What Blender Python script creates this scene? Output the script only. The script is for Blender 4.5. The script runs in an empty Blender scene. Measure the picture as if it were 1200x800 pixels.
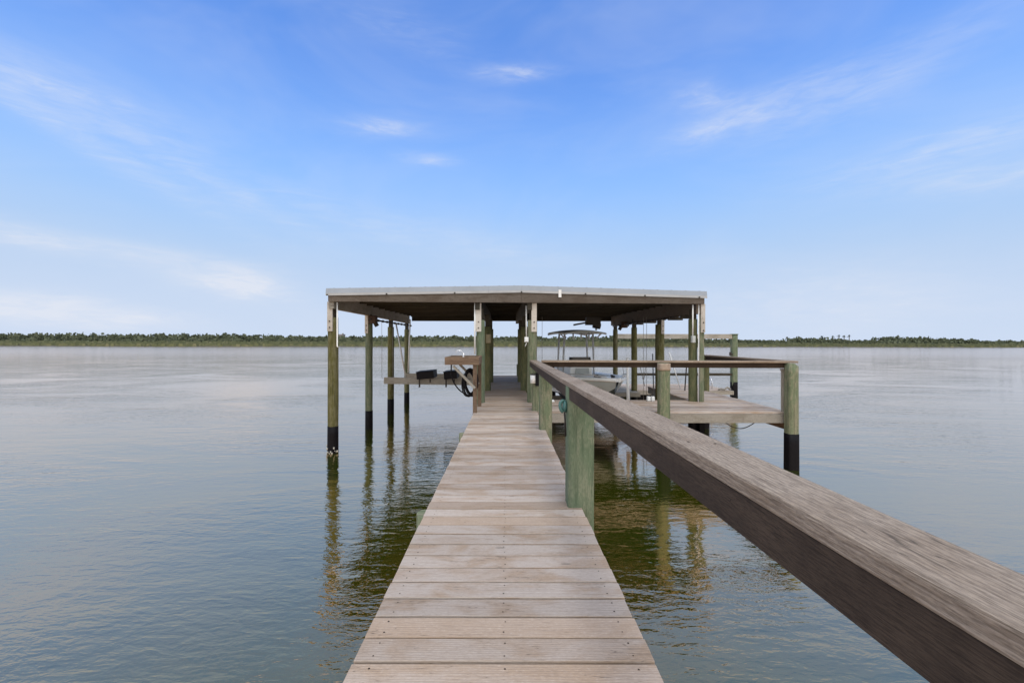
import bpy, math, random
from mathutils import Vector, Matrix
random.seed(7)
R = math.radians
S = bpy.context.scene
COL = S.collection

# ------------------------------------------------------------------ camera
cam_d = bpy.data.cameras.new('camera'); cam = bpy.data.objects.new('camera', cam_d); COL.objects.link(cam)
cam.location = (0, 0, 1.24)
cam.rotation_mode = 'XYZ'
cam.matrix_world = Matrix.Translation((0, 0, 1.24)) @ Matrix.Rotation(R(90), 4, 'X') @ Matrix.Rotation(R(0.08), 4, 'Z')
cam_d.sensor_width = 36; cam_d.lens = 15.6
cam_d.shift_x = 4 / 1200; cam_d.shift_y = -0.5 / 1200
cam_d.clip_start = 0.02; cam_d.clip_end = 20000
S.camera = cam
S.render.resolution_x = 1024; S.render.resolution_y = 682

# ------------------------------------------------------------------ world, sun, exposure
SUN_EL, SUN_AZ = 62, 165          # azimuth measured clockwise from +Y: behind the camera
def N(nt, kind, **kw):
    n = nt.nodes.new(kind)
    for k, v in kw.items():
        if hasattr(n, k) and not k.startswith('i_'): setattr(n, k, v)
    return n
def mth(nt, op, a, b=None, c=None, clamp=False):
    n = nt.nodes.new('ShaderNodeMath'); n.operation = op; n.use_clamp = clamp
    for i, x in enumerate((a, b, c)):
        if x is None: continue
        if isinstance(x, (int, float)): n.inputs[i].default_value = x
        else: nt.links.new(x, n.inputs[i])
    return n.outputs[0]
def mixc(nt, f, a, b, mode='MIX'):
    n = nt.nodes.new('ShaderNodeMix'); n.data_type = 'RGBA'; n.blend_type = mode; n.clamp_factor = True
    for s, x in ((0, f), (6, a), (7, b)):
        if isinstance(x, (int, float)): n.inputs[s].default_value = x
        elif isinstance(x, (tuple, list)): n.inputs[s].default_value = (*x[:3], 1)
        else: nt.links.new(x, n.inputs[s])
    return n.outputs[2]
def mapr(nt, v, a, b, c=0.0, d=1.0, smooth=True):
    n = nt.nodes.new('ShaderNodeMapRange'); n.interpolation_type = 'SMOOTHSTEP' if smooth else 'LINEAR'
    nt.links.new(v, n.inputs[0])
    for i, x in enumerate((a, b, c, d)): n.inputs[i + 1].default_value = x
    return n.outputs[0]
def noise(nt, vec, scale, detail=4, rough=.55, dist=0.0):
    n = nt.nodes.new('ShaderNodeTexNoise'); n.inputs['Scale'].default_value = scale
    n.inputs['Detail'].default_value = detail; n.inputs['Roughness'].default_value = rough
    n.inputs['Distortion'].default_value = dist
    if vec is not None: nt.links.new(vec, n.inputs['Vector'])
    return n.outputs['Fac']
def mapping(nt, vec, scale=(1, 1, 1), rot=(0, 0, 0), loc=(0, 0, 0)):
    n = nt.nodes.new('ShaderNodeMapping'); nt.links.new(vec, n.inputs[0])
    n.inputs['Scale'].default_value = scale; n.inputs['Rotation'].default_value = rot; n.inputs['Location'].default_value = loc
    return n.outputs[0]

W = bpy.data.worlds.new('World'); S.world = W; W.use_nodes = True
nt = W.node_tree; nt.nodes.clear()
out = nt.nodes.new('ShaderNodeOutputWorld'); bg = nt.nodes.new('ShaderNodeBackground')
nt.links.new(bg.outputs[0], out.inputs[0])
sky = nt.nodes.new('ShaderNodeTexSky'); sky.sky_type = 'NISHITA'; sky.sun_disc = False
sky.sun_elevation = R(SUN_EL); sky.sun_rotation = R(SUN_AZ)
sky.altitude = 0; sky.air_density = 1.2; sky.dust_density = 0.2; sky.ozone_density = 3.0
tc = nt.nodes.new('ShaderNodeTexCoord'); sep = nt.nodes.new('ShaderNodeSeparateXYZ')
nt.links.new(tc.outputs['Generated'], sep.inputs[0])
dx, dy, dz = sep.outputs
az = mth(nt, 'MULTIPLY', mth(nt, 'ARCTAN2', dx, dy), 57.2958)
el = mth(nt, 'MULTIPLY', mth(nt, 'ARCSINE', dz), 57.2958)
comb = nt.nodes.new('ShaderNodeCombineXYZ'); nt.links.new(az, comb.inputs[0]); nt.links.new(el, comb.inputs[1])
AE = comb.outputs[0]
# noise used to fray the wisps
fray = noise(nt, mapping(nt, AE, (.05, .20, 1), (0, 0, R(14))), 3.0, 10, .62, 1.2)
fray2 = noise(nt, mapping(nt, AE, (.03, .24, 1), (0, 0, R(-14))), 3.0, 10, .64, 1.3)
frayhi = noise(nt, mapping(nt, AE, (.09, .36, 1), (0, 0, R(8))), 3.0, 5, .55, 1.0)
def wisp(a0, e0, la, le, rot, amp, fr=fray, soft=1.0):
    """a streak of cirrus centred on azimuth a0, elevation e0 (degrees)"""
    u = mth(nt, 'SUBTRACT', az, a0); v = mth(nt, 'SUBTRACT', el, e0)
    c, s = math.cos(R(rot)), math.sin(R(rot))
    U = mth(nt, 'ADD', mth(nt, 'MULTIPLY', u, c / la), mth(nt, 'MULTIPLY', v, s / la))
    V = mth(nt, 'ADD', mth(nt, 'MULTIPLY', u, -s / le), mth(nt, 'MULTIPLY', v, c / le))
    r = mth(nt, 'ADD', mth(nt, 'MULTIPLY', U, U), mth(nt, 'MULTIPLY', V, V))
    r = mth(nt, 'ADD', r, mth(nt, 'MULTIPLY', mth(nt, 'SUBTRACT', fr, .5), 3.0))
    g = mth(nt, 'POWER', 2.718, mth(nt, 'MULTIPLY', r, -1.0 * soft))
    return mth(nt, 'MULTIPLY', mth(nt, 'MULTIPLY', g, mapr(nt, frayhi, .32, .62, .55, 1.0)), amp, clamp=True)
def ae(px, py):                   # reading a direction off the photograph's own lens
    X, Z = (px - 596) / 520, (399.5 - py) / 520
    return math.degrees(math.atan(X)), math.degrees(math.atan(Z / math.sqrt(1 + X * X)))
wl = []
for px, py, la, le, rot, amp, fr in (
        (600, 86, 4.5, .8, 0, .55, fray), (450, 150, 4.2, 1.0, 3, .42, fray), (500, 187, 3.5, .7, -2, .34, fray),
        (880, 132, 8, 1.4, 10, .5, fray), (1010, 100, 9, 2.2, 14, .26, fray2), (830, 120, 4, 1.6, -22, .28, fray),
        (1100, 180, 10, 1.9, 4, .34, fray2), (1170, 206, 7, 1.2, -4, .4, fray),
        (60, 105, 9, 1.9, -6, .32, fray2), (90, 160, 12, 1.2, -24, .38, fray2), (250, 215, 13, 1.2, -22, .3, fray2),
        (420, 262, 14, 1.5, -17, .2, fray2), (60, 284, 10, .95, -6, .55, fray2), (190, 298, 10, .8, -3, .22, fray2),
        (275, 330, 5, 1.7, -8, .95, fray), (35, 360, 5, 1.2, 0, .95, fray), (125, 374, 5.5, 1.0, 0, .85, fray),
        (560, 285, 12, 1.6, -12, .22, fray2), (950, 350, 12, 3.0, 0, .3, fray), (480, 40, 9, 2.0, -8, .14, fray2)):
    a, e = ae(px, py); wl.append(wisp(a, e, la, le, rot, amp, fr))
cl = wl[0]
for w in wl[1:]:
    cl = mth(nt, 'SUBTRACT', 1.0, mth(nt, 'MULTIPLY', mth(nt, 'SUBTRACT', 1.0, cl), mth(nt, 'SUBTRACT', 1.0, w)))
veil = noise(nt, mapping(nt, AE, (.02, .05, 1), (0, 0, R(-12))), 2.0, 4, .6, .5)
cl = mth(nt, 'ADD', cl, mth(nt, 'MULTIPLY', mapr(nt, veil, .35, .8), .22), clamp=True)
cl = mth(nt, 'MULTIPLY', cl, mapr(nt, el, 6, 12, .90, .76))
# unseen white overcast added overhead and behind the camera for reflections and soft light
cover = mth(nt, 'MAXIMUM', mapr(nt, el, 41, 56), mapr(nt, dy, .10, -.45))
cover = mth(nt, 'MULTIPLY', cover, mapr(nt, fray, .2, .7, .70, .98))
SKY_K = 0.12
tint = mixc(nt, 1.0, sky.outputs[0], (.84, 1.17, 1.72), 'MULTIPLY')
base = mixc(nt, mapr(nt, el, 6, 34, 1, 0), tint, (2.4, 3.9, 6.1))
base = mixc(nt, mapr(nt, el, -1, 20, .95, 0), base, (4.25, 4.95, 6.15))
cc = mixc(nt, cl, base, (5.2, 5.5, 6.2))
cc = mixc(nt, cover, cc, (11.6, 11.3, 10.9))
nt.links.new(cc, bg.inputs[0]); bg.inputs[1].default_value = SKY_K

sd = bpy.data.lights.new('sun', 'SUN'); sun = bpy.data.objects.new('sun', sd); COL.objects.link(sun)
sd.energy = 1.1; sd.angle = R(14); sd.color = (1, .95, .88)
sv = Vector((math.sin(R(SUN_AZ)) * math.cos(R(SUN_EL)), math.cos(R(SUN_AZ)) * math.cos(R(SUN_EL)), math.sin(R(SUN_EL))))
sun.rotation_euler = sv.to_track_quat('Z', 'Y').to_euler(); sun.location = (0, -5, 20)

S.view_settings.view_transform = 'Standard'; S.view_settings.look = 'None'
S.view_settings.gamma = 1; S.view_settings.exposure = 0.28; S.view_settings.use_curve_mapping = False
S.render.engine = 'CYCLES'

WATER_Z = -0.96

# ------------------------------------------------------------------ materials
def newmat(name):
    m = bpy.data.materials.new(name); m.use_nodes = True
    nt = m.node_tree; b = nt.nodes['Principled BSDF']
    return m, nt, b
def attr(nt, name='tone'):
    a = nt.nodes.new('ShaderNodeAttribute'); a.attribute_name = name; return a.outputs['Fac']
def uvn(nt): return nt.nodes.new('ShaderNodeUVMap').outputs[0]
def bump(nt, b, h, strength=.3, dist=.01):
    n = nt.nodes.new('ShaderNodeBump'); n.inputs['Strength'].default_value = strength; n.inputs['Distance'].default_value = dist
    nt.links.new(h, n.inputs['Height']); nt.links.new(n.outputs[0], b.inputs['Normal'])

def wood(name, c1, c2, c3, dark=.55, rings=True, rough=.8, grain=1.0, green=None, bstr=.35):
    """weathered timber; UV u runs along the grain in metres. c1 silver, c2 warm, c3 deep stain"""
    m, nt, b = newmat(name)
    uv = uvn(nt); t = attr(nt)
    off = nt.nodes.new('ShaderNodeCombineXYZ'); nt.links.new(mth(nt, 'MULTIPLY', t, 37.0), off.inputs[0]); nt.links.new(mth(nt, 'MULTIPLY', t, 91.0), off.inputs[1])
    va = nt.nodes.new('ShaderNodeVectorMath'); va.operation = 'ADD'; nt.links.new(uv, va.inputs[0]); nt.links.new(off.outputs[0], va.inputs[1])
    P = va.outputs[0]
    fine = noise(nt, mapping(nt, P, (30, 330, 1)), 1.0, 5, .7)
    mid = noise(nt, mapping(nt, P, (8, 75, 1)), 1.0, 5, .65, .6)
    crack = noise(nt, mapping(nt, P, (1.6, 26, 1)), 1.0, 3, .5, .2)
    blot = noise(nt, mapping(nt, P, (2.2, 5, 1)), 1.0, 4, .6, .5)
    col = mixc(nt, mapr(nt, blot, .42, .68), c1, c2)
    col = mixc(nt, mth(nt, 'MULTIPLY', mapr(nt, t, .55, 1.0), .75), col, c2)
    spk = noise(nt, mapping(nt, P, (55, 110, 1)), 1.0, 4, .7)
    col = mixc(nt, mth(nt, 'MULTIPLY', mapr(nt, spk, .5, .72), .30), col, tuple(min(1, x * 1.35) for x in c1))
    col = mixc(nt, mth(nt, 'MULTIPLY', mapr(nt, spk, .46, .28), .35), col, c3)
    h = fine
    if rings:
        w = nt.nodes.new('ShaderNodeTexWave'); w.wave_type = 'BANDS'; w.bands_direction = 'Y'
        nt.links.new(mapping(nt, P, (.6, 5.2, 1)), w.inputs[0]); w.inputs['Scale'].default_value = 5.0
        w.inputs['Distortion'].default_value = 7.5; w.inputs['Detail'].default_value = 2; w.inputs['Detail Scale'].default_value = .75
        rg = mapr(nt, w.outputs['Fac'], .0, .45)
        col = mixc(nt, mth(nt, 'MULTIPLY', mth(nt, 'SUBTRACT', 1.0, rg), .34), col, c3)
        h = mth(nt, 'ADD', fine, mth(nt, 'MULTIPLY', w.outputs['Fac'], .35))
    col = mixc(nt, mth(nt, 'MULTIPLY', mapr(nt, mid, .5, .3), .5 * grain), col, c3)
    col = mixc(nt, mth(nt, 'MULTIPLY', mapr(nt, fine, .58, .36), .55 * grain), col, c3)
    ck = mth(nt, 'MULTIPLY', mapr(nt, mth(nt, 'ABSOLUTE', mth(nt, 'SUBTRACT', crack, .5)), .007, .001), mapr(nt, blot, .45, .60))
    col = mixc(nt, mth(nt, 'MULTIPLY', ck, .7), col, tuple(x * .3 for x in c3))
    if green: col = mixc(nt, mapr(nt, noise(nt, mapping(nt, P, (1.2, 3, 1)), 1.0, 3), .45, .7), col, green)
    # board-to-board brightness
    br = mapr(nt, mth(nt, 'FRACT', mth(nt, 'MULTIPLY', t, 7.3)), 0, 1, .76, 1.12, False)
    cb = nt.nodes.new('ShaderNodeCombineColor')
    for i in range(3): nt.links.new(br, cb.inputs[i])
    col = mixc(nt, 1.0, col, cb.outputs[0], 'MULTIPLY')
    # nail heads, knots
    kn = nt.nodes.new('ShaderNodeTexVoronoi'); kn.feature = 'DISTANCE_TO_EDGE' if False else 'F1'
    nt.links.new(mapping(nt, P, (1.4, 5.5, 1)), kn.inputs[0]); kn.inputs['Scale'].default_value = 1.0
    k = mapr(nt, kn.outputs['Distance'], .055, .03)
    col = mixc(nt, mth(nt, 'MULTIPLY', k, .55), col, tuple(x * dark * .5 for x in c3))
    col = mixc(nt, mth(nt, 'LESS_THAN', t, -.5), col, (.030, .020, .014))      # rusted screw heads carry tone -1
    nt.links.new(col, b.inputs['Base Color']); b.inputs['Roughness'].default_value = rough
    b.inputs['Specular IOR Level'].default_value = .25
    bump(nt, b, h, bstr, .004)
    return m

def pilemat(name, c1, c2, c3, scale=1.0):
    m, nt, b = newmat(name)
    uv = uvn(nt); t = attr(nt)
    off = nt.nodes.new('ShaderNodeCombineXYZ'); nt.links.new(mth(nt, 'MULTIPLY', t, 17.0), off.inputs[0]); nt.links.new(mth(nt, 'MULTIPLY', t, 53.0), off.inputs[1])
    va = nt.nodes.new('ShaderNodeVectorMath'); va.operation = 'ADD'; nt.links.new(uv, va.inputs[0]); nt.links.new(off.outputs[0], va.inputs[1])
    P = va.outputs[0]
    streak = noise(nt, mapping(nt, P, (2.5, 42 * scale, 1)), 1.0, 5, .65, .3)
    blot = noise(nt, mapping(nt, P, (5, 14, 1)), 1.0, 6, .7, .3)
    fine = noise(nt, mapping(nt, P, (30, 160, 1)), 1.0, 3, .6)
    big = noise(nt, mapping(nt, P, (1.3, 5, 1)), 1.0, 3, .5)
    col = mixc(nt, mapr(nt, blot, .4, .66), c1, c2)
    col = mixc(nt, mth(nt, 'MULTIPLY', mapr(nt, streak, .52, .34), .75), col, c3)
    col = mixc(nt, mth(nt, 'MULTIPLY', mapr(nt, big, .5, .7), .45), col, c2)
    col = mixc(nt, mth(nt, 'MULTIPLY', mapr(nt, fine, .55, .38), .4), col, c3)
    col = mixc(nt, mth(nt, 'MULTIPLY', mapr(nt, streak, .66, .74), .45), col, (.40, .40, .34))
    nt.links.new(col, b.inputs['Base Color']); b.inputs['Roughness'].default_value = .85
    b.inputs['Specular IOR Level'].default_value = .2
    bump(nt, b, mth(nt, 'ADD', streak, mth(nt, 'MULTIPLY', blot, .6)), .6, .012)
    return m

def plain(name, c, rough=.5, metal=0.0, var=.25, scale=8.0, spec=.5, bstr=0.0):
    m, nt, b = newmat(name)
    tcn = nt.nodes.new('ShaderNodeTexCoord')
    n = noise(nt, tcn.outputs['Object'], scale, 5, .65, .2)
    n2 = noise(nt, tcn.outputs['Object'], scale * 7, 4, .6)
    col = mixc(nt, mth(nt, 'MULTIPLY', mapr(nt, n, .35, .7), var), c, tuple(x * .45 for x in c))
    col = mixc(nt, mth(nt, 'MULTIPLY', mapr(nt, n2, .5, .75), var * .6), col, tuple(min(1, x * 1.3 + .02) for x in c))
    nt.links.new(col, b.inputs['Base Color']); b.inputs['Roughness'].default_value = rough
    b.inputs['Metallic'].default_value = metal; b.inputs['Specular IOR Level'].default_value = spec
    if bstr: bump(nt, b, n2, bstr, .01)
    return m

M = {}
M['deck'] = wood('deck_planks', (.43, .380, .340), (.335, .25, .18), (.18, .14, .11), rings=True, grain=.55)
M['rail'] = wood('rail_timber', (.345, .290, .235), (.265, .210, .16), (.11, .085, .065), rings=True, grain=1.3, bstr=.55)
M['rail_side_shade'] = wood('shaded_rail_timber', (.044, .031, .023), (.075, .054, .039), (.018, .012, .009), rings=False, grain=1.2)  # dark timber, with the shade under the cap put into its colour
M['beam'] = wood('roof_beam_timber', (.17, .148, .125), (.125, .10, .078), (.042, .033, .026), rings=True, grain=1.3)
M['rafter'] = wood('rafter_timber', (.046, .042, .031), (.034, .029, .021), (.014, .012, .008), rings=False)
M['grey'] = wood('grey_timber', (.33, .32, .29), (.24, .225, .19), (.12, .11, .09), rings=False, grain=1.1)
M['splice'] = wood('splice_timber', (.52, .50, .46), (.42, .39, .34), (.24, .22, .19), rings=False, grain=.8)
M['brown'] = wood('brown_timber', (.19, .135, .095), (.135, .092, .062), (.055, .036, .024), rings=False, grain=1.1)
M['green'] = pilemat('green_treated_timber', (.110, .150, .095), (.18, .20, .14), (.06, .09, .055))
M['green_light'] = pilemat('pale_green_timber', (.13, .165, .10), (.22, .215, .15), (.055, .068, .042))
M['pile_green'] = pilemat('dull_green_pile', (.10, .13, .085), (.15, .165, .115), (.035, .045, .028))
M['pile'] = pilemat('weathered_pile', (.085, .10, .05), (.15, .145, .075), (.035, .04, .022))
M['pile_olive'] = pilemat('olive_pile', (.085, .082, .026), (.14, .135, .075), (.035, .038, .016))  # olive cast of the light mixed into the pile colour
M['wrap'] = plain('black_wrap', (.004, .004, .006), .6, 0, .3, 5, .12)
M['black'] = plain('black_plastic', (.005, .005, .007), .6, 0, .3, 8, .15)
M['galv'] = plain('galvanised_metal', (.25, .285, .33), .5, .1, .22, 2.5)
M['galv_lip'] = plain('pale_metal_lip', (.32, .33, .335), .5, .1, .25, 4)
M['white'] = plain('white_plastic', (.68, .70, .70), .45, 0, .2)
M['gelcoat'] = plain('white_gelcoat', (.78, .80, .79), .3, 0, .12, 3)
M['hull'] = plain('grey_green_hull', (.46, .50, .485), .28, 0, .15, 2)
M['alu'] = plain('aluminium_tube', (.50, .51, .51), .45, .15, .25)
M['canvas'] = plain('grey_canvas', (.42, .45, .44), .8, 0, .2)
M['dark'] = plain('dark_machinery', (.022, .018, .015), .6, .2, .5, 10)
M['rust'] = plain('rusty_steel', (.055, .032, .022), .8, .1, .6, 12)
M['teal'] = plain('teal_plastic', (.045, .13, .12), .5, 0, .4, 12)
M['tan'] = plain('tan_box', (.26, .24, .16), .7, 0, .35, 10)
M['rope'] = plain('rope', (.22, .21, .19), .9, 0, .4, 30)
M['chrome'] = plain('chrome', (.6, .6, .62), .15, .9, .1)
M['barnacle'] = plain('barnacles', (.42, .42, .38), .9, 0, .7, 40, .2, .6)
M['cutwood'] = wood('cut_pile_top', (.36, .30, .24), (.30, .22, .16), (.15, .11, .08), rings=False)
m, nt, b = newmat('windscreen'); b.inputs['Base Color'].default_value = (.01, .012, .014, 1); b.inputs['Roughness'].default_value = .08; M['screen'] = m

# water
m, nt, b = newmat('river_water'); M['water'] = m
geo = nt.nodes.new('ShaderNodeNewGeometry'); Pw = geo.outputs['Position']
mud = noise(nt, mapping(nt, Pw, (.02, .02, 1)), 1.0, 3)
colw = mixc(nt, mapr(nt, mud, .35, .65), (.026, .049, .001), (.033, .053, .002))
nt.nodes.remove(b)
df = nt.nodes.new('ShaderNodeBsdfDiffuse'); nt.links.new(colw, df.inputs[0])
gl = nt.nodes.new('ShaderNodeBsdfGlossy'); gl.inputs['Roughness'].default_value = .012
lw = nt.nodes.new('ShaderNodeLayerWeight'); lw.inputs[0].default_value = .5
nt.links.new(mixc(nt, mapr(nt, lw.outputs['Facing'], .35, .93, 0, 1, False), (1.0, .56, .24), (1.0, .87, .78)), gl.inputs['Color'])
fn = nt.nodes.new('ShaderNodeFresnel'); fn.inputs[0].default_value = 2.2
sy = nt.nodes.new('ShaderNodeSeparateXYZ'); nt.links.new(Pw, sy.inputs[0])      # sheltered by the dock, wind-roughened further out
nt.links.new(mapr(nt, sy.outputs[1], 14, 90, .012, .14), gl.inputs['Roughness'])
mx = nt.nodes.new('ShaderNodeMixShader'); nt.links.new(mth(nt, 'MULTIPLY_ADD', fn.outputs[0], .42, .58), mx.inputs[0]); nt.links.new(df.outputs[0], mx.inputs[1]); nt.links.new(gl.outputs[0], mx.inputs[2])
nt.links.new(mx.outputs[0], nt.nodes['Material Output'].inputs[0])
r1 = noise(nt, mapping(nt, Pw, (1.5, 4.2, 1), (0, 0, R(10))), 1.0, 3, .5, .4)
r2 = noise(nt, mapping(nt, Pw, (5, 12, 1), (0, 0, R(-14))), 1.0, 3, .55, .5)
r3 = noise(nt, mapping(nt, Pw, (.30, 1.1, 1), (0, 0, R(-20))), 1.0, 2, .5)
patch = mapr(nt, noise(nt, mapping(nt, Pw, (.10, .22, 1), (0, 0, R(24))), 1.0, 4, .55, 1.2), .34, .66, .35, 1.25)
hh = mth(nt, 'ADD', mth(nt, 'MULTIPLY', r1, .012), mth(nt, 'MULTIPLY', r2, .0085))
r4 = noise(nt, mapping(nt, Pw, (16, 30, 1), (0, 0, R(8))), 1.0, 2, .5, .3)
hh = mth(nt, 'ADD', hh, mth(nt, 'MULTIPLY', r4, .0018))
hh = mth(nt, 'MULTIPLY', hh, patch)
sx = nt.nodes.new('ShaderNodeSeparateXYZ'); nt.links.new(Pw, sx.inputs[0])     # calmer in the lee of the piles
lee = mth(nt, 'MULTIPLY', mapr(nt, mth(nt, 'ABSOLUTE', sx.outputs[0]), 6, 2, 0, 1), mapr(nt, sx.outputs[1], 18, 9, 0, 1))
calm = mapr(nt, lee, 0, 1, 1.0, .72, False)
hh = mth(nt, 'MULTIPLY', hh, calm)
r3 = mth(nt, 'MULTIPLY', r3, calm)
hh = mth(nt, 'ADD', hh, mth(nt, 'MULTIPLY', r3, .018))
bn = nt.nodes.new('ShaderNodeBump'); bn.inputs['Strength'].default_value = .8; bn.inputs['Distance'].default_value = 1.0
nt.links.new(hh, bn.inputs['Height'])
for nn in (df, gl, fn): nt.links.new(bn.outputs[0], nn.inputs['Normal'])

def foliage(name, c1, c2, c3):
    m, nt, b = newmat(name); t = attr(nt)
    col = mixc(nt, mapr(nt, t, 0, .55, 0, 1, False), c1, c2)
    col = mixc(nt, mapr(nt, t, .6, 1, 0, 1, False), col, c3)
    nt.links.new(col, b.inputs['Base Color']); b.inputs['Roughness'].default_value = .8; b.inputs['Specular IOR Level'].default_value = .15
    return m
M['tree'] = foliage('hazed_mangrove_leaves', (.062, .074, .046), (.092, .108, .066), (.135, .148, .095))  # leaf greens lightened and greyed to paint in distance haze
M['marsh'] = foliage('marsh_grass', (.085, .100, .055), (.125, .14, .075), (.18, .18, .11))
M['mud'] = plain('mud', (.07, .065, .045), .9, 0, .5, .2)

# ------------------------------------------------------------------ mesh builder
class MB:
    def __init__(s): s.v = []; s.f = []; s.uv = []; s.t = []; s.sm = []
    def box(s, x0, x1, y0, y1, z0, z1, tone=None, T=None):
        if tone is None: tone = random.random()
        D = (x1 - x0, y1 - y0, z1 - z0); g = D.index(max(D))
        i = len(s.v); P = [Vector((x, y, z)) for z in (z0, z1) for y in (y0, y1) for x in (x0, x1)]
        for p in P: s.v.append(tuple(T @ p) if T else tuple(p))
        for q, ax in (((0, 2, 3, 1), 2), ((4, 5, 7, 6), 2), ((0, 1, 5, 4), 1), ((2, 6, 7, 3), 1), ((0, 4, 6, 2), 0), ((1, 3, 7, 5), 0)):
            s.f.append(tuple(i + k for k in q)); s.t.append(tone); s.sm.append(False)
            if ax == g: a, c = [k for k in range(3) if k != g]
            else: a = g; c = 3 - g - ax
            s.uv.append([(P[k][a] + tone * 5, P[k][c] + ax * .37) for k in q])
        return s
    def screw(s, x, y, z, r=.0042):
        return s.poly([(x + r * math.cos(k * math.pi / 4), y + r * math.sin(k * math.pi / 4), z) for k in range(8)], -1)
    def bar(s, p, q, w, h, tone=None, up=(0, 0, 1)):
        """a square-cut timber from p to q, w wide, h deep"""
        p, q = Vector(p), Vector(q); d = q - p; L = d.length; X = d.normalized(); U = Vector(up)
        Y = U.cross(X).normalized(); Z = X.cross(Y)
        T = Matrix(((X.x, Y.x, Z.x, p.x), (X.y, Y.y, Z.y, p.y), (X.z, Y.z, Z.z, p.z), (0, 0, 0, 1)))
        return s.box(0, L, -w / 2, w / 2, -h / 2, h / 2, tone, T)
    def poly(s, pts, tone=.5, smooth=False):
        i = len(s.v); s.v += [tuple(p) for p in pts]; s.f.append(tuple(range(i, i + len(pts)))); s.t.append(tone); s.sm.append(smooth)
        s.uv.append([(p[0] + p[1], p[2]) for p in pts]); return s
    def ringlist(s, rings, tone=.5, caps=True, smooth=True, vs=None):
        """loft a list of equal-length rings"""
        n = len(rings[0]); i0 = len(s.v)
        for r in rings: s.v += [tuple(p) for p in r]
        for a in range(len(rings) - 1):
            for k in range(n):
                k2 = (k + 1) % n
                s.f.append((i0 + a * n + k, i0 + a * n + k2, i0 + (a + 1) * n + k2, i0 + (a + 1) * n + k)); s.t.append(tone); s.sm.append(smooth)
                A, B = rings[a][k], rings[a + 1][k]
                ua = vs[a] if vs else a * .1; ub = vs[a + 1] if vs else (a + 1) * .1
                w = (Vector(rings[a][0]) - Vector(rings[a][n // 2])).length * math.pi / n
                s.uv.append([(ua, k * w), (ua, (k + 1) * w), (ub, (k + 1) * w), (ub, k * w)])
        if caps:
            for a, rev in ((0, True), (len(rings) - 1, False)):
                ids = [i0 + a * n + k for k in range(n)]
                if rev: ids.reverse()
                s.f.append(tuple(ids)); s.t.append(tone); s.sm.append(False)
                s.uv.append([(s.v[k][0] * .3, s.v[k][1]) for k in ids])
        return s
    def pile(s, x, y, z0, z1, r, seg=22, tone=None, square=0.0, lean=(0, 0), wob=.03, topcut=None):
        if tone is None: tone = random.random()
        rings = []; vs = []; n = max(4, int((z1 - z0) / .16)); ph = [random.uniform(0, 6.28) for _ in range(4)]
        for a in range(n + 1):
            z = z0 + (z1 - z0) * a / n; rr = r * (1.03 - .05 * a / n); ring = []
            for k in range(seg):
                th = 2 * math.pi * k / seg + .001
                w = 1 + wob * (math.sin(3 * th + ph[0] + z * 1.3) + .6 * math.sin(5 * th + ph[1] - z * 2.1) + .4 * math.sin(z * 5 + ph[2])) * .5
                c, q = math.cos(th), math.sin(th)
                if square: k2 = (abs(c) ** (2 + 14 * square) + abs(q) ** (2 + 14 * square)) ** (-1 / (2 + 14 * square)); w *= k2
                px, py = rr * w * c, rr * w * q
                zz = z
                if topcut and a == n: zz = z - max(0, (px * topcut[0] + py * topcut[1]))
                ring.append((x + px + lean[0] * (z - z0), y + py + lean[1] * (z - z0), zz))
            rings.append(ring); vs.append(z)
        return s.ringlist(rings, tone, True, True, vs)
    def tube(s, pts, r, seg=8, tone=.5, closed=False):
        pts = [Vector(p) for p in pts]; rings = []; vs = []; L = 0
        prev = None
        for i, p in enumerate(pts):
            a = pts[max(0, i - 1)]; c = pts[min(len(pts) - 1, i + 1)]; d = (c - a).normalized()
            if prev is None: u = d.cross(Vector((0, 0, 1)) if abs(d.z) < .9 else Vector((1, 0, 0))).normalized()
            else: u = (prev - d * prev.dot(d)).normalized()
            prev = u; w = d.cross(u); rr = r[i] if isinstance(r, (list, tuple)) else r
            rings.append([tuple(p + (u * math.cos(2 * math.pi * k / seg) + w * math.sin(2 * math.pi * k / seg)) * rr) for k in range(seg)])
            if i: L += (p - pts[i - 1]).length
            vs.append(L)
        return s.ringlist(rings, tone, True, True, vs)
    def build(s, name, mat, parent=None, bevel=0.0):
        off = Vector(parent['_b']) if parent is not None else Vector((0, 0, 0))
        me = bpy.data.meshes.new(name)
        me.from_pydata([tuple(Vector(p) - off) for p in s.v], [], s.f); me.materials.append(M[mat] if isinstance(mat, str) else mat)
        ul = me.uv_layers.new(name='UVMap'); flat = [c for f in s.uv for p in f for c in p]
        ul.data.foreach_set('uv', flat)
        at = me.attributes.new('tone', 'FLOAT', 'FACE'); at.data.foreach_set('value', s.t)
        me.polygons.foreach_set('use_smooth', s.sm)
        me.validate(); me.update()
        o = bpy.data.objects.new(name, me); COL.objects.link(o)
        if parent is not None: o.parent = parent; o['_b'] = parent['_b']
        if bevel:
            bv = o.modifiers.new('bevel', 'BEVEL'); bv.width = bevel; bv.segments = 2; bv.limit_method = 'ANGLE'; bv.angle_limit = R(50)
        return o
MADE = []
def thing(name, label, cat, loc=(0, 0, 0), group=None):
    o = bpy.data.objects.new(name, None); COL.objects.link(o); o.location = loc; o.empty_display_size = .2
    o['label'] = label; o['category'] = cat; o['_b'] = tuple(loc)
    if group: o['group'] = group
    MADE.append(o); return o
def tag(o, label, cat, group=None):
    o['label'] = label; o['category'] = cat
    if group: o['group'] = group
    return o
def structure(o, kind='structure'): o['kind'] = kind; return o

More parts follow.
